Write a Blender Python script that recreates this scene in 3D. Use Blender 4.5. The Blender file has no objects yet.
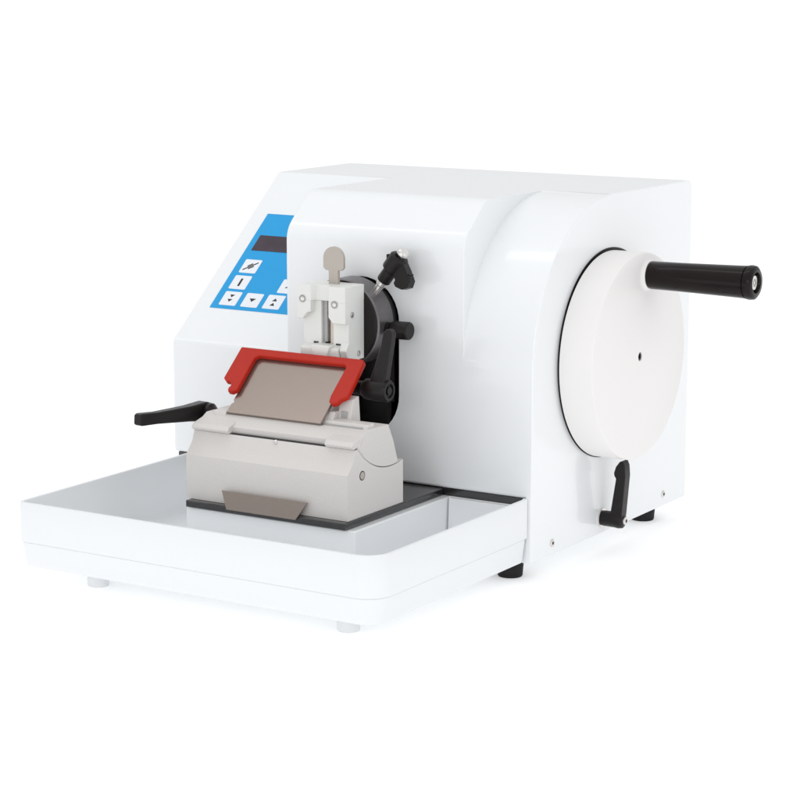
import bpy, bmesh, math
from mathutils import Vector, Matrix

S = 0.01                      # all shape numbers below are centimetres
sc = bpy.context.scene
col = sc.collection
PI = math.pi

# ------------------------------------------------------------------ materials
def mat(name, color, rough=0.4, metal=0.0, coat=0.0, noise=0.0, nscale=60.0, bump=0.0, bscale=400.0, rvar=0.0, stretch=None):
    m = bpy.data.materials.new(name)
    m.use_nodes = True
    nt = m.node_tree
    b = nt.nodes['Principled BSDF']
    b.inputs['Base Color'].default_value = (*color, 1)
    b.inputs['Roughness'].default_value = rough
    b.inputs['Metallic'].default_value = metal
    if coat:
        b.inputs['Coat Weight'].default_value = coat
        b.inputs['Coat Roughness'].default_value = 0.06
    tc = nt.nodes.new('ShaderNodeTexCoord')
    mp = nt.nodes.new('ShaderNodeMapping')
    nt.links.new(tc.outputs['Object'], mp.inputs['Vector'])
    if stretch:
        mp.inputs['Scale'].default_value = stretch
    if noise or rvar:
        n = nt.nodes.new('ShaderNodeTexNoise')
        n.inputs['Scale'].default_value = nscale
        n.inputs['Detail'].default_value = 5
        nt.links.new(mp.outputs['Vector'], n.inputs['Vector'])
        if noise:
            r = nt.nodes.new('ShaderNodeValToRGB')
            r.color_ramp.elements[0].position = 0.15
            r.color_ramp.elements[1].position = 0.85
            r.color_ramp.elements[0].color = (*[c * (1 - noise) for c in color], 1)
            r.color_ramp.elements[1].color = (*[min(1, c * (1 + noise)) for c in color], 1)
            nt.links.new(n.outputs['Fac'], r.inputs['Fac'])
            nt.links.new(r.outputs['Color'], b.inputs['Base Color'])
        if rvar:
            mr = nt.nodes.new('ShaderNodeMapRange')
            mr.inputs['From Min'].default_value = 0.1
            mr.inputs['From Max'].default_value = 0.9
            mr.inputs['To Min'].default_value = max(0.02, rough - rvar)
            mr.inputs['To Max'].default_value = rough + rvar
            nt.links.new(n.outputs['Fac'], mr.inputs['Value'])
            nt.links.new(mr.outputs['Result'], b.inputs['Roughness'])
    if bump:
        n2 = nt.nodes.new('ShaderNodeTexNoise')
        n2.inputs['Scale'].default_value = bscale
        n2.inputs['Detail'].default_value = 3
        nt.links.new(mp.outputs['Vector'], n2.inputs['Vector'])
        bp = nt.nodes.new('ShaderNodeBump')
        bp.inputs['Strength'].default_value = bump
        bp.inputs['Distance'].default_value = 0.0004
        nt.links.new(n2.outputs['Fac'], bp.inputs['Height'])
        nt.links.new(bp.outputs['Normal'], b.inputs['Normal'])
    return m

M = {}
M['shell']  = mat('white_gloss_paint', (0.855, 0.873, 0.887), 0.24, coat=0.5, bump=0.03, bscale=250)
M['tray']   = mat('white_moulded_plastic', (0.825, 0.842, 0.858), 0.38, coat=0.1, bump=0.05, bscale=400)
M['wheel']  = mat('white_satin_enamel', (0.845, 0.83, 0.82), 0.42, bump=0.03, bscale=400)
M['grey']   = mat('grey_hammer_paint', (0.66, 0.635, 0.615), 0.45, noise=0.07, nscale=1300, bump=0.28, bscale=900)
M['clamp']  = mat('pale_machined_alloy', (0.765, 0.775, 0.75), 0.36, noise=0.02, nscale=70, bump=0.06, bscale=600)
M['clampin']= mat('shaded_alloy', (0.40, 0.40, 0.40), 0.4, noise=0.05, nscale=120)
M['brass']  = mat('dull_brass', (0.60, 0.53, 0.45), 0.4, noise=0.04, nscale=120)
M['key']    = mat('champagne_alloy', (0.46, 0.42, 0.375), 0.4, metal=0.25, noise=0.03, nscale=90, bump=0.05)
M['plate']  = mat('brushed_bronze_steel', (0.30, 0.25, 0.222), 0.24, metal=0.8, noise=0.03, nscale=300, bump=0.06, bscale=700, rvar=0.05)
M['red']    = mat('red_plastic', (0.45, 0.019, 0.008), 0.30, noise=0.06, nscale=130, bump=0.08, bscale=700)
M['black']  = mat('black_plastic', (0.008, 0.006, 0.006), 0.36, noise=0.12, nscale=150, bump=0.12, bscale=900, rvar=0.07)
M['blackg'] = mat('black_gloss_plastic', (0.008, 0.004, 0.004), 0.16, noise=0.12, nscale=90, rvar=0.05)
M['slab']   = mat('black_enamel_slab', (0.012, 0.011, 0.012), 0.14, noise=0.1, nscale=40, rvar=0.03)
M['disc']   = mat('dark_metal_lit_tone', (0.17, 0.16, 0.165), 0.30, metal=0.7, noise=0.12, nscale=120, bump=0.06, bscale=900, rvar=0.06)  # base colour lightened to carry the lit grey of the head's rim
M['dark']   = mat('unlit_black', (0.006, 0.005, 0.005), 0.6)
M['rubber'] = mat('black_rubber', (0.018, 0.017, 0.018), 0.7, noise=0.1, nscale=150)
M['steel']  = mat('bright_steel', (0.72, 0.70, 0.68), 0.22, metal=1.0, noise=0.05, nscale=150)
M['foot']   = mat('pale_plastic_foot', (0.78, 0.79, 0.80), 0.45)
M['blue']   = mat('blue_membrane', (0.020, 0.345, 0.72), 0.42, noise=0.03, nscale=60)
M['screen'] = mat('dark_display', (0.060, 0.043, 0.058), 0.30, noise=0.25, nscale=55)
M['button'] = mat('white_membrane_key', (0.83, 0.86, 0.90), 0.45)
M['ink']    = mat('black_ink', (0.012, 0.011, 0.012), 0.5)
M['floor']  = mat('white_glow_floor', (0.95, 0.95, 0.95), 0.8)
_b = M['floor'].node_tree.nodes['Principled BSDF']      # glow added to wash out contact shadows, no real lamp
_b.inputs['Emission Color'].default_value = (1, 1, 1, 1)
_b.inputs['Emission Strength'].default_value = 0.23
for _k in ('black', 'blackg', 'rubber', 'red', 'blue', 'screen'):
    M[_k].node_tree.nodes['Principled BSDF'].inputs['Specular IOR Level'].default_value = 0.28 if _k == 'black' else 0.2

M['slab'].node_tree.nodes['Principled BSDF'].inputs['Specular IOR Level'].default_value = 1.0
# ------------------------------------------------------------------ helpers
ORG = {}

def tag(o, label=None, cat=None, group=None, kind=None):
    if label: o['label'] = label
    if cat: o['category'] = cat
    if group: o['group'] = group
    if kind: o['kind'] = kind
    return o

def thing(name, label, cat, loc):
    o = bpy.data.objects.new(name, None)
    o.empty_display_size = 0.02
    o.location = Vector(loc) * S
    col.objects.link(o)
    ORG[o.name] = Vector(loc)
    return tag(o, label, cat)

def fillet(poly, radii, n=6):
    out = []
    for i, p in enumerate(poly):
        rr = radii[i] if isinstance(radii, (list, tuple)) else radii
        a, b, c = Vector(poly[i - 1]), Vector(p), Vector(poly[(i + 1) % len(poly)])
        if not rr: out.append(tuple(b)); continue
        u, v = (a - b).normalized(), (c - b).normalized()
        th = u.angle(v); t = rr / math.tan(th / 2)
        m = b + (u + v).normalized() * (rr / math.sin(th / 2))
        p0, p1 = b + u * t - m, b + v * t - m
        tot = p0.angle_signed(p1)
        for k in range(n + 1):
            an = -tot * k / n
            out.append((m.x + p0.x * math.cos(an) - p0.y * math.sin(an), m.y + p0.x * math.sin(an) + p0.y * math.cos(an)))
    return out

def inset(poly, d):
    P = [Vector(p) for p in poly]; n = len(P)
    area = sum(P[i].x * P[(i + 1) % n].y - P[(i + 1) % n].x * P[i].y for i in range(n))
    sg = 1 if area > 0 else -1
    out = []
    for i in range(n):
        e0, e1 = (P[i] - P[i - 1]).normalized(), (P[(i + 1) % n] - P[i]).normalized()
        n0, n1 = Vector((-e0.y, e0.x)) * sg, Vector((-e1.y, e1.x)) * sg
        out.append(tuple(P[i] + (n0 + n1) * (d / (1 + n0.dot(n1)))))
    return out

class MB:
    """collects closed shapes (centimetres) into one mesh"""
    def __init__(s):
        s.bm = bmesh.new(); s.mi = 0
    def _faces(s, fs):
        for f in fs: f.material_index = s.mi
    def box(s, x0, x1, y0, y1, z0, z1):
        return s.prism([(y0, z0), (y1, z0), (y1, z1), (y0, z1)], 'x', x0, x1)
    def prism(s, poly, axis, a, b, polyb=None):
        """polygon in the plane across axis, from a to b"""
        def P(p, t):
            if axis == 'x': return (t, p[0], p[1])
            if axis == 'y': return (p[0], t, p[1])
            return (p[0], p[1], t)
        return s.loft([[P(p, a) for p in poly], [P(p, b) for p in (polyb or poly)]])
    def soft_prism(s, poly, a, b, ra, rb, n=5):
        """profile along x from a to b with quarter-round ends of radius ra, rb"""
        L = []
        sg = 1 if b > a else -1
        if ra:
            for k in range(n):
                t = 0.5 * PI * k / n
                L.append((a + sg * ra * (1 - math.sin(t)), ra * (1 - math.cos(t))))
            L = [(a + sg * ra * (1 - math.sin(0.5 * PI * (1 - k / n))), ra * (1 - math.cos(0.5 * PI * (1 - k / n)))) for k in range(n + 1)]
        else: L = [(a, 0)]
        if rb: L += [(b - sg * rb * (1 - math.sin(0.5 * PI * k / n)), rb * (1 - math.cos(0.5 * PI * k / n))) for k in range(n + 1)]
        else: L.append((b, 0))
        return s.loft([[(x, p[0], p[1]) for p in (inset(poly, d) if d > 1e-6 else poly)] for x, d in L])
    def frame_prism(s, poly, o, u, v, n, t):
        o, u, v, n = Vector(o), Vector(u).normalized(), Vector(v).normalized(), Vector(n).normalized()
        l0 = [o + u * p[0] + v * p[1] for p in poly]
        l1 = [p + n * t for p in l0]
        return s.loft([l0, l1])
    def loft(s, loops, cap=True, close=False):
        vs = [[s.bm.verts.new(p) for p in l] for l in loops]
        n = len(vs[0]); fs = []
        pairs = list(zip(vs[:-1], vs[1:]))
        if close: pairs.append((vs[-1], vs[0]))
        for a, b in pairs:
            for i in range(n):
                fs.append(s.bm.faces.new((a[i], a[(i + 1) % n], b[(i + 1) % n], b[i])))
        if cap and not close:
            fs.append(s.bm.faces.new(vs[0][::-1])); fs.append(s.bm.faces.new(vs[-1]))
        s._faces(fs)
        return fs
    def lathe(s, prof, o, d, n=48):
        """profile of (radius, distance along d); closed with caps"""
        o, d = Vector(o), Vector(d).normalized()
        u = d.orthogonal().normalized(); w = d.cross(u)
        loops = []
        for r, t in prof:
            loops.append([o + d * t + (u * math.cos(2 * PI * i / n) + w * math.sin(2 * PI * i / n)) * r for i in range(n)])
        return s.loft(loops)
    def cyl(s, a, b, r, r2=None, n=32):
        a, b = Vector(a), Vector(b)
        return s.lathe([(r, 0), (r if r2 is None else r2, (b - a).length)], a, b - a, n)
    def sphere(s, c, r, n=16):
        prof = [(max(1e-3, r * math.sin(PI * i / n)), -r * math.cos(PI * i / n)) for i in range(n + 1)]
        return s.lathe(prof, c, (0, 0, 1), 24)

def obj(name, mb, mats, parent=None, bevel=0.0, seg=2, label=None, angle=35, apply=False):
    bm = mb.bm
    bmesh.ops.recalc_face_normals(bm, faces=bm.faces)
    base = ORG.get(parent.name, Vector()) if parent else Vector()
    for v in bm.verts: v.co = (v.co - base) * S
    me = bpy.data.meshes.new(name)
    bm.to_mesh(me); bm.free()
    for f in me.polygons: f.use_smooth = True
    me.set_sharp_from_angle(angle=math.radians(angle))
    for m in (mats if isinstance(mats, (list, tuple)) else [mats]): me.materials.append(M[m])
    o = bpy.data.objects.new(name, me)
    col.objects.link(o)
    if parent:
        o.parent = parent
        ORG[o.name] = base
    if bevel:
        add_bevel(o, bevel, seg, angle)
    if label: o['label'] = label
    return o

def add_bevel(o, w, seg=2, angle=35):
    b = o.modifiers.new('edge_rounding', 'BEVEL')
    b.width = w * S; b.segments = seg; b.limit_method = 'ANGLE'; b.angle_limit = math.radians(angle)
    b.harden_normals = True; b.miter_outer = 'MITER_ARC'

def boolean(o, cutter_mb, op='DIFFERENCE'):
    """cut (or join) a throw-away mesh with o and bake the result"""
    base = ORG.get(o.parent.name, Vector()) if o.parent else Vector()
    c = obj('cutter', cutter_mb, [], None)
    for v in c.data.vertices: v.co -= base * S
    c.parent = o.parent
    md = o.modifiers.new('b', 'BOOLEAN'); md.operation = op; md.object = c; md.solver = 'EXACT'
    bpy.context.view_layer.update()
    dg = bpy.context.evaluated_depsgraph_get()
    me = bpy.data.meshes.new_from_object(o.evaluated_get(dg))
    o.modifiers.remove(md)
    old = o.data; o.data = me; bpy.data.meshes.remove(old); me.name = o.name
    bpy.data.objects.remove(c)
    clean(o)

def clean(o, angle=35):
    bm = bmesh.new(); bm.from_mesh(o.data)
    bmesh.ops.remove_doubles(bm, verts=bm.verts, dist=2e-5)
    bmesh.ops.dissolve_limit(bm, angle_limit=math.radians(0.6), verts=bm.verts, edges=bm.edges)
    bm.to_mesh(o.data); bm.free()
    for f in o.data.polygons: f.use_smooth = True
    o.data.set_sharp_from_angle(angle=math.radians(angle))

def rrect(x0, x1, y0, y1, r, n=10):
    """rounded rectangle; r = radii at (x0,y0),(x1,y0),(x1,y1),(x0,y1)"""
    pts = []
    for (cx, cy, sx, sy, rr, a0) in ((x0, y0, 1, 1, r[0], PI), (x1, y0, -1, 1, r[1], 1.5 * PI),
                                     (x1, y1, -1, -1, r[2], 0), (x0, y1, 1, -1, r[3], 0.5 * PI)):
        for i in range(n + 1):
            a = a0 + 0.5 * PI * i / n
            pts.append((cx + sx * rr + rr * math.cos(a), cy + sy * rr + rr * math.sin(a)))
    return pts

def arc(cx, cy, r, a0, a1, n):
    return [(cx + r * math.cos(math.radians(a0 + (a1 - a0) * i / n)), cy + r * math.sin(math.radians(a0 + (a1 - a0) * i / n))) for i in range(n + 1)]

def screw(name, o, d, r, parent, h=0.16):
    """cap screw with a dark socket, head standing on point o along d"""
    mb = MB()
    d = Vector(d).normalized(); o = Vector(o)
    mb.lathe([(r * 0.98, 0), (r, 0.02), (r, h * 0.7), (r * 0.82, h)], o, d, 24)
    mb.mi = 1
    mb.lathe([(r * 0.5, h - 0.03), (r * 0.5, h + 0.012)], o, d, 6)
    return obj(name, mb, ['steel', 'ink'], parent)

# ------------------------------------------------------------------ setting
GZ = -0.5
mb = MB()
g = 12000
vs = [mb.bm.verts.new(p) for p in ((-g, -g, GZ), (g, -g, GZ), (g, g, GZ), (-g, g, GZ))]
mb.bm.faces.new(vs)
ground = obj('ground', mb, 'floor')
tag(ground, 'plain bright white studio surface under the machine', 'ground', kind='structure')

# ------------------------------------------------------------------ microtome
mt = thing('microtome', 'white rotary microtome with blue keypad panel, round handwheel and black crank handle', 'microtome', (-19, 15, GZ))

H = 31.4; D = 30.7; ZF = 6.63; H1 = 17.1; Y1 = 17.28
XB0, XB1 = -25.07, -6.74           # raised front block
XS = -0.55                          # inner face of the side panel
YC, ZC, RC = 13.9, 17.4, 13.9      # round shoulder around the wheel

mb = MB()
mb.soft_prism(fillet([(0, ZF), (0, H1), (Y1, H), (D, H), (D, ZF)], [0.3, 0.9, 0.9, 0.9, 0.3]), -38, XB0 + 2, 0.28, 0)
housing = obj('housing', mb, 'shell', mt)
mb = MB(); mb.soft_prism(fillet([(0, ZF), (0, 28.2), (3.7, H), (D, H), (D, ZF)], [0.3, 2.4, 2.4, 0.9, 0.3]), XB0, XB1, 0.26, 0.07)
boolean(housing, mb, 'UNION')
sh = [(YC, H)] + arc(YC, ZC, RC, 90, 180, 44)[1:]
mb = MB(); mb.soft_prism(fillet([(0, ZF), (D, ZF), (D, H)], [0.3, 0.3, 0.9])[0:0] + fillet([(D, H), (YC, H), (0, ZC), (0, ZF), (D, ZF)], [0.9, 0, 0, 0.3, 0.3])[:7] + sh + fillet([(D, H), (YC, H), (0, ZC), (0, ZF), (D, ZF)], [0.9, 0, 0, 0.3, 0.3])[9:], XB1 - 1.5, XS + 0.1, 0, 0)
boolean(housing, mb, 'UNION')
fl = fillet([(D, H), (YC, H), (0, ZC), (0, 1.0), (D, 1.0)], [0.9, 0, 0, 0.12, 0.12])
mb = MB(); mb.soft_prism(fl[:7] + sh + fl[9:], XS, 0.0, 0, 0.11)
boolean(housing, mb, 'UNION')
# slot for the travelling head
SX, SR, SZ0, SZ1 = -17.0, 3.8, 14.3, 20.7
def stadium(r, n=20):
    return arc(SX, SZ1, r, 0, 180, n) + arc(SX, SZ0, r, 180, 360, n)
mb = MB(); mb.prism(stadium(SR), 'y', -3, 3.2)
boolean(housing, mb, 'DIFFERENCE')
# soft fillet where the block's right flank meets the round shoulder
bm = bmesh.new(); bm.from_mesh(housing.data)
lay = bm.edges.layers.float.get('bevel_weight_edge') or bm.edges.layers.float.new('bevel_weight_edge')
bo = ORG[housing.name]; nf = 0
for ed in bm.edges:
    if len(ed.link_faces) != 2: continue
    a, b = [v.co / S + bo for v in ed.verts]
    m = (a + b) / 2
    if abs(a.x - XB1) < 0.02 and abs(b.x - XB1) < 0.02 and abs(math.hypot(m.y - YC, m.z - ZC) - RC) < 0.1 and m.z > ZC:
        ed[lay] = max(0.0, min(1.0, (m.y - 0.25) / 2.5)); nf += 1
bm.to_mesh(housing.data); bm.free()
print('fillet edges', nf)
fb = housing.modifiers.new('flank_fillet', 'BEVEL'); fb.limit_method = 'WEIGHT'; fb.width = 0.9 * S; fb.segments = 6; fb.use_clamp_overlap = True
wn = housing.modifiers.new('even_shading', 'WEIGHTED_NORMAL'); wn.keep_sharp = True; wn.weight = 90

mb = MB()
r_out = stadium(SR - 0.02); r_in = stadium(SR - 0.12)
L = lambda poly, y: [(x, y, z) for x, z in poly]
mb.loft([L(r_in, 0.5), L(r_out, 0.5), L(r_out, 3.18), L(r_in, 3.18)], close=True)
mb.prism(stadium(SR - 0.13), 'y', 2.9, 3.1)
liner = obj('slot_liner', mb, 'dark', mt)
mb = MB()
mb.box(-15.2, -14.75, 1.2, 2.8, 10.8, 23); mb.box(-19.6, -19.15, 1.2, 2.8, 10.8, 23)
mb.box(-14.6, -14.2, 0.8, 1.4, 13.5, 19.5)
mb.cyl((SX, -1, 20.8), (SX, 2.85, 20.8), 2.6)
obj('guide_rail', mb, 'black', mt, 0.05)

# lower body, black gasket line, pedestal and slab under the blade holder
mb = MB(); mb.box(-37.6, XS - 0.01, 0.02, D - 0.2, 1.0, 5.98)
obj('lower_body', mb, 'shell', mt, 0.1)
mb = MB(); mb.box(-37.5, XS - 0.03, 0.1, D - 0.3, 5.985, ZF - 0.005)
obj('gasket', mb, 'slab', mt)
mb = MB(); mb.box(-25.15, -8.0, -15.0, 0.6, 1.02, 5.97)
obj('pedestal', mb, 'shell', mt, 0.15)
mb = MB(); mb.box(-24.85, -8.72, -15.4, 0.06, 6.0, 6.6)
slab = obj('slab', mb, 'slab', mt, 0.09, 3)
mb = MB(); mb.box(-24.55, -9.05, -15.05, -0.05, 6.61, 6.63)

# control panel on the sloping face
k = (H - H1) / Y1
sl = Vector((0, 1, k)).normalized(); sn = Vector((0, -k, 1)).normalized()
def on_slope(x, s_, h=0.0): return Vector((x, 0, H1)) + sl * s_ + sn * h
def slope_poly(mb, pts, h0, h1):
    mb.loft([[on_slope(x, s_, h0) for x, s_ in pts], [on_slope(x, s_, h1) for x, s_ in pts]])
mb = MB(); slope_poly(mb, [(-36.1, 4.35), (-25.25, 4.35), (-25.25, 16.7), (-36.1, 16.7)], 0.0, 0.05)
panel = obj('control_panel', mb, 'blue', mt, 0.02)
mb = MB(); slope_poly(mb, [(-35.4, 11.82), (-27.0, 11.82), (-27.0, 13.82), (-35.4, 13.82)], 0.05, 0.075)
obj('display', mb, 'screen', panel)

def button(x, s_, icons):
    mb = MB()
    w, h = 0.94, 0.86
    slope_poly(mb, rrect(x - w, x + w, s_ - h, s_ + h, (.12,) * 4, 4), 0.05, 0.085)
    mb.mi = 1
    for ic in icons:
        slope_poly(mb, [(x + a, s_ + b) for a, b in ic], 0.08, 0.093)
    return obj('button', mb, ['button', 'ink'], panel)
def tri(cx, cy, w, h): return [(cx - w, cy - h * 0.5), (cx + w, cy - h * 0.5), (cx, cy + h * 0.5)] if h > 0 else [(cx, cy + h * 0.5), (cx + w, cy - h * 0.5), (cx - w, cy - h * 0.5)]
def stroke(x0, y0, x1, y1, t):
    dx, dy = x1 - x0, y1 - y0; l = math.hypot(dx, dy); nx, ny = -dy / l * t, dx / l * t
    return [(x0 - nx, y0 - ny), (x1 - nx, y1 - ny), (x1 + nx, y1 + ny), (x0 + nx, y0 + ny)]
button(-34.33, 9.77, [stroke(-.66, -.5, .66, .5, .075), stroke(-.34, -.02, .12, .34, .075), stroke(-.12, -.34, .36, 0.02, .075)])
button(-34.37, 7.68, [stroke(0, -.48, 0, .48, .12)])
button(-34.34, 5.61, [tri(0, .3, .27, -.36), tri(0, -.26, .27, -.36)])
button(-31.89, 5.61, [tri(0, .0, .36, -.42)])
button(-29.45, 5.63, [tri(0, .28, .27, .36), tri(0, -.28, .27, .36)])
button(-28.85, 7.66, [tri(0, .0, .36, .42)])

# handwheel
WY, WZ = 13.2, 17.35
mb = MB(); mb.lathe([(9.34, 0.0), (9.34, 0.06)], (0.0, WY + 0.50, WZ), (1, 0, 0), 96)
obj('wheel_gap_shade', mb, 'dark', mt)  # flat dark disc painting the shade of the gap behind the wheel
mb = MB()
mb.lathe([(9.07, 0.0), (9.14, 0.06), (9.14, 3.0), (9.08, 3.14), (8.94, 3.2), (0.42, 3.2), (0.38, 3.16), (0.38, 2.2)], (0.28, WY, WZ), (1, 0, 0), 128)
hw = obj('handwheel', mb, 'wheel', mt, angle=28)
mb = MB(); mb.lathe([(0.375, 0), (0.375, 0.85), (0.30, 0.9), (0.2, 0.9), (0.17, 0.6)], (2.5, WY, WZ), (1, 0, 0), 32)
obj('centre_bolt', mb, 'ink', hw)
HY, HZ = 14.35, 24.45
mb = MB(); mb.lathe([(1.33, 0), (1.33, 0.22), (1.22, 0.34)], (3.44, HY, HZ), (1, 0, 0), 48)
obj('handle_collar', mb, 'wheel', hw)
mb = MB()
prof = [(1.0, 0.0), (1.18, 0.06), (1.23, 0.2), (1.26, 3.0), (1.32, 5.5), (1.39, 8.3), (1.42, 9.1), (1.34, 9.15), (1.34, 9.22), (1.47, 9.28), (1.50, 9.55), (1.44, 9.82), (1.22, 9.98), (0.92, 9.98), (0.86, 9.9), (0.86, 9.3)]
mb.lathe(prof, (3.76, HY, HZ), (1, 0, 0), 64)
mb.mi = 1
mb.lathe([(0.70, 9.25), (0.70, 9.68), (0.60, 9.78), (0.34, 9.78), (0.30, 9.62)], (3.76, HY, HZ), (1, 0, 0), 32)
mb.lathe([(0.16, 9.45), (0.16, 9.76)], (3.76, HY, HZ), (1, 0, 0), 6)
obj('crank_handle', mb, ['blackg', 'steel'], hw, angle=40)

# wheel lock lever on the side panel
mb = MB()
mb.lathe([(0.86, 0.0), (0.86, 0.14), (0.72, 0.16)], (0.0, 13.15, 2.42), (1, 0, 0), 40)
mb.mi = 1
mb.lathe([(0.66, 0.0), (0.70, 0.15), (0.72, 1.3), (0.76, 1.6), (0.70, 1.95), (0.55, 2.05)], (0.14, 13.15, 2.42), (1, 0, 0), 40)
lv = obj('lock_lever', mb, ['steel', 'black'], mt)
mb = MB()
hp = [(1.0, 2.6), (1.62, 1.95), (2.12, 2.4), (2.2, 3.0), (2.42, 5.6), (2.5, 6.6), (2.42, 7.5), (2.22, 7.92), (1.92, 7.85), (1.55, 7.35), (1.36, 6.75), (1.42, 6.45), (1.58, 6.3)]
mb.prism(hp, 'y', 12.6, 13.7)
obj('lever_arm', mb, 'black', lv, 0.16, 3)
screw('screw', (2.15, 13.15, 2.42), (1, 0, 0), 0.36, lv, 0.3)
for y, z in ((3.76, 2.09), (25.76, 2.14)):
    screw('screw', (0, y, z), (1, 0, 0), 0.33, mt, 0.1)

for x, y in ((-2.5, 0.9), (-2.0, 25.6), (-35.5, 2.0), (-35.5, 27.0)):
    mb = MB(); mb.lathe([(1.02, 0), (1.08, 0.1), (1.18, 1.35), (1.18, 1.5)], (x, y, GZ), (0, 0, 1), 32)
    obj('rubber_foot', mb, 'rubber', mt)

# ------------------------------------------------------------------ specimen head
DX, DZ, DR = -17.0, 20.8, 3.85
mb = MB()
mb.lathe([(DR - 0.5, 0), (DR - 0.12, 0.0), (DR, 0.12), (DR, 2.2), (DR - 0.15, 2.4), (DR - 0.15, 2.55)], (DX, -3.3, DZ), (0, 1, 0), 96)
mb.cyl((DX, -0.8, DZ), (DX, 0.4, DZ), DR - 0.5, n=64)
mb.mi = 1
mb.lathe([(DR - 0.45, 0), (DR - 0.2, 0.0), (DR - 0.14, 0.03), (DR - 0.14, 0.1)], (DX, -3.34, DZ), (0, 1, 0), 96)
head = obj('specimen_head', mb, ['disc', 'black'], mt, angle=30)

# clamping knob with the horizontal shaft
mb = MB()
mb.lathe([(0.62, 0), (0.62, 0.75), (0.5, 0.8), (0.5, 0.95), (0.74, 1.0), (0.78, 1.1), (0.78, 2.55), (0.68, 2.66)], (-13.55, -1.9, 20.4), (1, 0, 0), 32)
obj('clamp_knob', mb, 'black', head)

# small ball-ended clamp lever at the upper right of the head
LY = -2.0
d = Vector((0.62, 0, 0.785)).normalized()
p0 = Vector((-14.75, LY, 23.0))
mb = MB()
mb.lathe([(0.36, 0.0), (0.36, 1.5), (0.46, 1.52), (0.46, 2.0)], p0, d, 24)
mb.mi = 1
mb.lathe([(0.58, 0), (0.62, 0.1), (0.62, 1.2), (0.85, 1.3), (0.88, 1.45), (0.88, 2.65), (0.70, 2.85)], p0 + d * 1.95, d, 32)
q = p0 + d * 4.2
u = Vector((0.30, -0.12, -0.95)).normalized()
v = Vector((0.95, 0, 0.30)).normalized()
n = u.cross(v)
lev = [(-0.8, -0.65), (0.1, -0.85), (0.7, -0.6), (1.2, -0.35), (1.55, -0.3), (1.75, -0.5), (2.1, -0.42), (2.5, 0.15), (2.5, 0.8), (2.0, 1.15), (1.1, 1.0), (0.1, 0.75), (-0.65, 0.45)]
mb.frame_prism(lev, q - n * 0.45, u, v, n, 0.9)
for i in range(3):
    mb.frame_prism([(1.35 + 0.3 * i, 0.5), (1.5 + 0.3 * i, 0.5), (1.5 + 0.3 * i, 1.17), (1.35 + 0.3 * i, 1.17)], q - n * 0.36, u, v, n, 0.72)
mb.mi = 2
mb.lathe([(0.34, 0), (0.34, 0.3), (0.55, 0.34), (0.55, 0.62), (0.42, 0.78)], p0 + d * 4.65, d, 24)
obj('clamp_lever', mb, ['steel', 'black', 'steel'], head, 0.07, 2)

# specimen clamp
mb = MB()
cx0, cx1 = -19.55, -14.65
fy = -6.3; by = -3.3
# columns and web (plan view)
mb.prism([(-19.4, by), (-19.4, -5.55), (-17.55, -5.55), (-17.4, -4.3), (-16.35, -4.3), (-16.2, -5.75), (cx1 - 0.0, -5.75), (cx1, by)], 'z', 17.95, 23.3)
# top block
mb.prism([(cx0, by + 0.01), (cx0, fy), (-18.15, fy), (-17.85, -5.7), (-16.6, -5.7), (-16.3, fy), (cx1 + 0.01, fy), (cx1 + 0.01, by + 0.01)], 'z', 23.0, 24.35)
# left and right upper jaws with slanting lower edge
mb.prism([(cx0, 23.05), (cx0, 21.4), (-19.0, 21.4), (-18.55, 21.95), (-18.15, 22.05), (-18.15, 23.05)], 'y', fy + 0.01, -5.0)
mb.prism([(-16.35, 23.05), (-16.35, 21.7), (-15.9, 21.2), (cx1 + 0.012, 21.2), (cx1 + 0.012, 23.05)], 'y', fy + 0.012, -5.0)
# lower jaw: ledge with bevelled lip
mb.prism([(-4.0, 17.9), (-5.9, 17.9), (fy - 0.05, 18.4), (fy - 0.05, 19.0), (-5.5, 19.3), (-4.0, 19.3)], 'x', -19.2, cx1 - 0.75)
mb.prism([(-4.0, 17.85), (-5.7, 17.85), (-6.15, 18.9), (-5.7, 19.6), (-4.0, 19.6)], 'x', cx1 - 0.7, cx1 + 0.014)
mb.prism([(-18.0, 19.32), (-16.0, 19.32), (-16.5, 18.0), (-17.6, 18.0)], 'y', fy - 0.3, -5.4)
clamp = obj('specimen_clamp', mb, 'clamp', head, 0.07, 2)
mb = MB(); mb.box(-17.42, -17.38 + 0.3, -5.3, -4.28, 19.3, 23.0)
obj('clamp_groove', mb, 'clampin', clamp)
mb = MB(); mb.box(-16.62, -16.3, -5.5, -4.28, 19.35, 23.0)
obj('clamp_strip', mb, 'brass', clamp)
def recess(o, dvec, r, parent=clamp):
    mb = MB(); dvec = Vector(dvec)
    mb.lathe([(r, 0), (r, 0.05), (r * 0.8, 0.06), (r * 0.62, 0.0)], o, dvec, 24)
    mb.mi = 1
    mb.lathe([(r * 0.6, -0.02), (r * 0.6, 0.03), (r * 0.3, 0.05)], o, dvec, 24)
    obj('screw', mb, ['clampin', 'steel'], parent)
recess((-18.95, fy, 23.15), (0, -1, 0), 0.33)
recess((-15.7, fy, 22.85), (0, -1, 0), 0.33)
recess((cx1, -5.2, 21.9), (1, 0, 0), 0.28)
recess((cx1, -4.2, 18.5), (1, 0, 0), 0.26)
mb = MB(); mb.cyl((-17.1, -5.0, 21.9), (-17.02, -5.0, 21.9), 0.26)
obj('pin', mb, 'ink', clamp)
for a in ((-18.3, -17.85, -5.62, -5.4), (-15.9, -15.45, -5.82, -5.6), (-17.3, -16.95, -5.3, -4.9)):
    mb = MB(); mb.box(*a, 19.3, 19.43)
    obj('slot', mb, 'ink', clamp)
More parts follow.
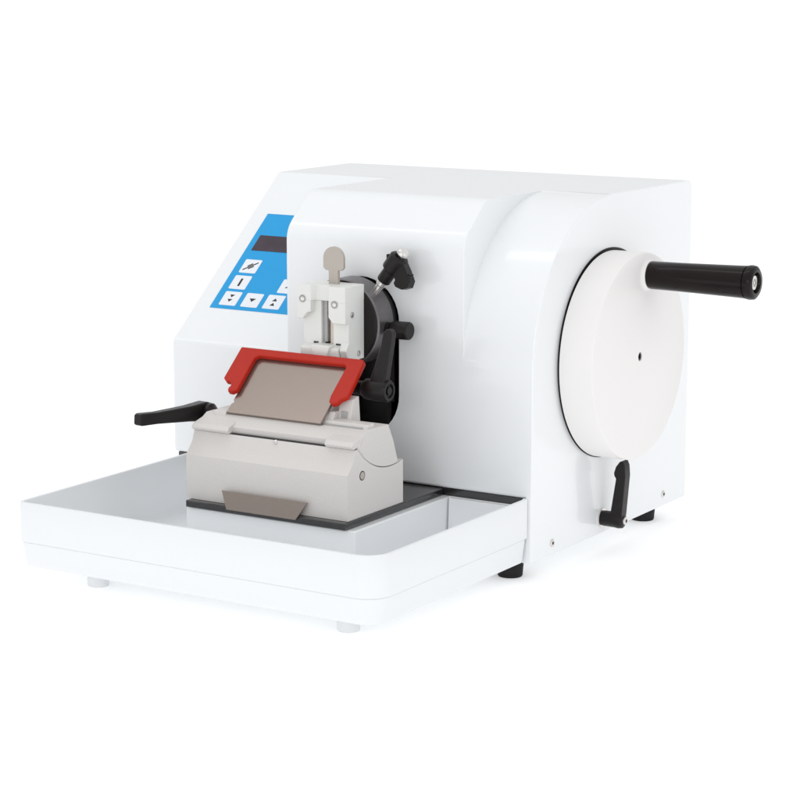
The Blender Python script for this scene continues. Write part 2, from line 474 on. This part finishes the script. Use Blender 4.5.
# thumb key standing in the clamp
mb = MB()
kp = [(-17.38, 24.3), (-16.42, 24.3), (-16.42, 25.5), (-16.1, 25.5), (-15.86, 25.72)] + arc(-16.9, 26.5, 1.04, 0, 180, 24) + [(-17.94, 25.72), (-17.7, 25.5), (-17.38, 25.5)]
mb.prism(kp, 'y', -4.7, -4.28)
obj('thumb_key', mb, 'key', clamp, 0.1, 3)

# ------------------------------------------------------------------ waste tray
tr = thing('waste_tray', 'shallow white plastic waste tray with rounded corners in front of the microtome', 'tray', (-18, -20, GZ))
TX0, TX1, TY0, TY1 = -36.25, -0.25, -23.8, -0.06
def tl(i, z, rf=2.2):
    r = (max(0.3, 0.75 - i), max(0.3, rf - i), 0.25, 0.25)
    ii = max(0.0, i)
    return [(x, y, z) for x, y in rrect(TX0 + ii, TX1 - ii, TY0 + ii, TY1 - min(ii, 0.15), r, 12)]
def tin(i, z):
    return [(x, y, z) for x, y in rrect(TX0 + i, TX1 - i, TY0 + i, TY1 - i, (0.5, 1.9, 0.25, 0.25), 12)]
mb = MB()
mb.loft([tl(0.75, 1.02), tl(0.5, 1.12), tl(0.36, 1.4), tl(0.14, 3.20), tl(0.20, 3.26), tl(0.02, 3.31), tl(0.0, 3.36), tl(0.0, 6.64), tl(0.03, 6.70), tl(0.09, 6.72),
         tin(0.26, 6.72), tin(0.31, 6.68), tin(0.36, 6.4), tin(0.6, 1.9), tin(0.9, 1.5), tin(1.3, 1.42)])
body = obj('tray_body', mb, 'tray', tr, angle=40)
mb = MB(); mb.box(-25.35, -7.85, -15.15, 2, 0, 9); boolean(body, mb)
mb = MB(); mb.box(TX0 + 0.4, TX1 - 0.4, -0.75, 2, 5.95, 9); boolean(body, mb)
for x, y in ((-30.4, -20.4), (-5.1, -20.4)):
    mb = MB(); mb.lathe([(0.85, 0), (0.92, 0.08), (0.92, 1.5)], (x, y, GZ), (0, 0, 1), 32)
    obj('foot', mb, 'foot', tr)

# ------------------------------------------------------------------ blade holder
bh = thing('blade_holder', 'grey blade holder with red finger guard and brown steel plate on the black slab', 'blade holder', (-17, -10.5, 6.6))
X0, X1 = -25.2, -8.85
BZ = 6.62
seat = [(-13.45, 12.3)]
# concave cylinder seat
acx, acz, ar = -8.2, 16.9, 6.85
def seat_arc(a0, a1, n, r=ar): return arc(acx, acz, r, a0, a1, n)
sa = seat_arc(222, 286, 22)
base_prof = [(-6.32, BZ), (-14.75, BZ), (-14.75, 10.4), (-13.88, 11.4), (-13.55, 12.3)] + sa[0:] + [(-6.32, sa[-1][1])]
mb = MB(); mb.prism(base_prof, 'x', X0, X1)
base = obj('base_block', mb, 'grey', bh, 0.07, 2, angle=25)
# screws / bore
mb = MB(); mb.lathe([(0.40, 0.0), (0.40, 0.02), (0.33, 0.022)], (X1, -12.6, 10.05), (1, 0, 0), 32)
mb.mi = 1; mb.lathe([(0.32, 0.0), (0.32, 0.03)], (X1, -12.6, 10.05), (1, 0, 0), 32)
obj('bore', mb, ['ink', 'key'], base)
mb = MB(); mb.lathe([(0.2, -0.1), (0.2, 0.06), (0.12, 0.09)], (-16.75, -13.6, 12.15), (0, -0.85, 0.5), 16)
obj('screw', mb, 'steel', base)
# steel strip at the foot of the base
mb = MB()
st = [(-21.2, 1.55), (-12.5, 1.55), (-13.45, 0.0), (-20.45, 0.0)]
mb.frame_prism(st, (0, -15.62, 6.36), (1, 0, 0), (0, 0.42, 1.5), (0, 1, -0.28), 0.14)
obj('debris_strip', mb, 'plate', base, 0.03)

# rocking top block: sits in the concave seat
ra = seat_arc(223.5, 280, 22, ar - 0.06)
rock_prof = [ra[0], (-13.2, 12.9), (-11.9, 13.62), (-8.55, 13.66), (-7.75, 12.2)] + ra[::-1][:-1]
mb = MB(); mb.prism(rock_prof, 'x', X0 + 0.05, X1 - 0.03)
# lips at both ends of the front
lip = [(-12.4, 13.3), (-13.75, 12.95), (-14.0, 12.62), (-13.75, 12.36), (-13.1, 12.5)]
mb.prism(lip, 'x', X0 + 0.02, -21.4)
mb.prism(lip, 'x', -11.65, X1 - 0.05)
# top rib, end lug
mb.prism([(-11.4, 13.5), (-11.2, 13.98), (-10.3, 14.02), (-10.1, 13.5)], 'x', -14.0, -9.2)
mb.prism([(-12.2, 13.3), (-12.0, 13.85), (-11.0, 13.95), (-10.8, 13.5)], 'x', X0 + 0.9, -23.0)
rocker = obj('rocker', mb, 'grey', bh, 0.06, 2, angle=30)
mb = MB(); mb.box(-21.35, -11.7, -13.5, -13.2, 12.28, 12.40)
obj('seam_shade', mb, 'ink', rocker)  # dark strip painting the shade of the gap under the rocker
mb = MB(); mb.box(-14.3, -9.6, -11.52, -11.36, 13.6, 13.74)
obj('seam_shade', mb, 'clampin', rocker)  # second seam line, shade put into the strip's colour
# ribbed bevel plate on the right end
mb = MB()
mb.frame_prism([(0, 0), (0.85, 0), (0.85, 1.0), (0, 1.0)], (X1 - 0.028, -13.0, 12.25), (0, 0.74, -0.67), (0, 0.6, 0.75), (1, 0, 0), 0.03)
obj('scale_plate', mb, 'grey', rocker)

# leaning pressure plate
py0, pz0, py1, pz1 = -12.0, 13.8, -7.5, 17.75
pv = Vector((0, py1 - py0, pz1 - pz0)).normalized(); pn = Vector((0, -pv.z, pv.y))
PX0, PX1 = -22.95, -13.35
mb = MB()
pl = [(PX0, 0), (PX1, 0), (PX1, 6.1), (PX0, 6.1), (PX0, 1.35), (PX0 + 0.14, 1.3), (PX0 + 0.14, 1.05), (PX0, 1.0)]
mb.frame_prism(pl, (0, py0, pz0), (1, 0, 0), pv, pn, -0.3)
pplate = obj('pressure_plate', mb, 'plate', bh, 0.05)
# carrier wedge behind the plate
mb = MB()
mb.prism([(-11.7, 13.55), (-10.9, 14.3), (-7.35, 17.35), (-6.8, 17.1), (-7.4, 13.4)], 'x', -22.4, -13.5)
mb.prism([(-10.2, 13.5), (-9.7, 15.6), (-8.8, 15.8), (-8.6, 13.5)], 'x', -12.9, -11.6)
mb.prism([(-11.2, 13.55), (-10.5, 14.6), (-9.9, 14.6), (-9.9, 13.55)], 'x', -13.6, -12.85)
carrier = obj('plate_carrier', mb, 'grey', bh, 0.06)
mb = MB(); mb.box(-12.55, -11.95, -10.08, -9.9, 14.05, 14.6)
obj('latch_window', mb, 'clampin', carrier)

# red finger guard
mb = MB()
gp = [(-24.75, 6.75), (-12.25, 6.75), (-11.95, 6.5), (-11.75, 2.7), (-12.25, 2.35), (-12.4, 1.95), (-12.85, 1.75), (-13.3, 2.0), (-13.42, 2.6), (-13.42, 5.75),
      (-13.6, 5.95), (-22.55, 5.95), (-22.8, 5.7), (-22.72, 2.1), (-23.15, 1.8), (-23.6, 1.85), (-23.75, 2.2), (-23.6, 2.55), (-23.75, 2.85), (-24.3, 2.85), (-24.75, 3.2)]
mb.frame_prism(gp, Vector((0, py0, pz0)) + pn * 0.02, (1, 0, 0), pv, pn, 0.5)
guard = obj('finger_guard', mb, 'red', bh, 0.13, 3)

# long clamp lever at the right end
RY = -7.2
mb = MB()
mb.lathe([(0.60, 0), (0.62, 0.9), (0.86, 1.2), (0.92, 1.5), (0.94, 3.3), (0.84, 3.5), (0.60, 3.5), (0.56, 3.35), (0.36, 3.35), (0.34, 3.5)], (-13.1, RY, 16.15), (1, 0, 0), 40)
rl = obj('clamp_lever', mb, 'black', bh)
mb = MB()
la = [(-11.25, 15.9), (-9.85, 16.0), (-9.8, 17.0), (-9.25, 20.2), (-9.15, 21.0), (-9.35, 21.4), (-9.75, 21.4), (-10.0, 21.1), (-10.3, 19.8), (-11.3, 17.0)]
mb.prism(la, 'y', RY - 0.5, RY + 0.4)
obj('lever_arm', mb, 'black', rl, 0.2, 3)

# short lever at the left end, pointing forward
mb = MB()
mb.lathe([(0.5, 0), (0.62, 0.3), (0.82, 0.5), (0.85, 1.5), (0.7, 1.75)], (X0 + 0.15, -10.6, 13.2), (-1, 0, 0.05), 32)
ll = obj('clamp_lever', mb, 'black', bh)
mb = MB()
t0 = Vector((-26.4, -10.2, 13.3)); t1 = Vector((-27.2, -18.7, 13.9))
ax = (t1 - t0).normalized(); sd = Vector((1, 0, 0)); sd = (sd - ax * sd.dot(ax)).normalized(); upv = sd.cross(ax); upv = upv if upv.z > 0 else -upv
def ring(t, w, h, dz=0):
    c = t0 + (t1 - t0) * t + upv * dz
    return [c + sd * a * w + upv * b * h for a, b in ((-1, -.8), (-.8, -1), (.8, -1), (1, -.8), (1, .8), (.8, 1), (-.8, 1), (-1, .8))]
mb.loft([ring(-0.06, .55, .6), ring(0.06, .62, .85), ring(0.3, .55, .66, -.05), ring(0.75, .45, .5, -.1), ring(0.97, .46, .52, -.1), ring(1.0, .38, .42, -.1)])
obj('lever_arm', mb, 'black', ll, 0.05)

# ------------------------------------------------------------------ light
w = bpy.data.worlds.new('World'); sc.world = w; w.use_nodes = True
nt = w.node_tree
bg = nt.nodes['Background']
tc = nt.nodes.new('ShaderNodeTexCoord'); sx = nt.nodes.new('ShaderNodeSeparateXYZ'); rp = nt.nodes.new('ShaderNodeValToRGB')
nt.links.new(tc.outputs['Generated'], sx.inputs['Vector']); nt.links.new(sx.outputs['Z'], rp.inputs['Fac'])
nt.links.new(rp.outputs['Color'], bg.inputs['Color'])
e = rp.color_ramp.elements
e[0].position = 0.0; e[0].color = (0.88, 0.89, 0.905, 1)
e[1].position = 0.95; e[1].color = (1.2, 1.2, 1.2, 1)
m_ = rp.color_ramp.elements.new(0.45); m_.color = (0.93, 0.94, 0.95, 1)
bg.inputs['Strength'].default_value = 0.875

def area(name, loc, target, size, power, color=(1, 1, 1)):
    l = bpy.data.lights.new(name, 'AREA'); l.shape = 'RECTANGLE'; l.size, l.size_y = size; l.energy = power; l.color = color
    o = bpy.data.objects.new(name, l); o.location = loc
    o.rotation_euler = (Vector(target) - Vector(loc)).to_track_quat('-Z', 'Y').to_euler()
    col.objects.link(o); return o
area('overhead_strip', (-0.75, -0.25, 1.6), (-0.2, -0.02, 0.25), (0.17, 1.6), 1.5)
area('front_fill', (0.35, -2.2, 0.8), (-0.12, 0.0, 0.12), (1.0, 0.7), 5)  # unseen fill added to brighten the lower front panel
area('side_fill', (1.9, -0.35, 1.0), (-0.1, 0.0, 0.1), (1.0, 0.9), 1.8)  # unseen fill added from the right to lift the tray's inside

# ------------------------------------------------------------------ camera
cam = bpy.data.cameras.new('camera'); co = bpy.data.objects.new('camera', cam); sc.cycles.diffuse_bounces = 8; col.objects.link(co)
co.location = (0.8992, -1.6426, 0.5007)
co.rotation_euler = (PI / 2 - 0.184307, 0, 0.560201)
cam.sensor_width = 36; cam.lens = 2269.83 / 800 * 36
cam.clip_start = 0.05; cam.clip_end = 1000
sc.camera = co
sc.view_settings.view_transform = 'Standard'
sc.view_settings.look = 'None'
sc.view_settings.exposure = 0
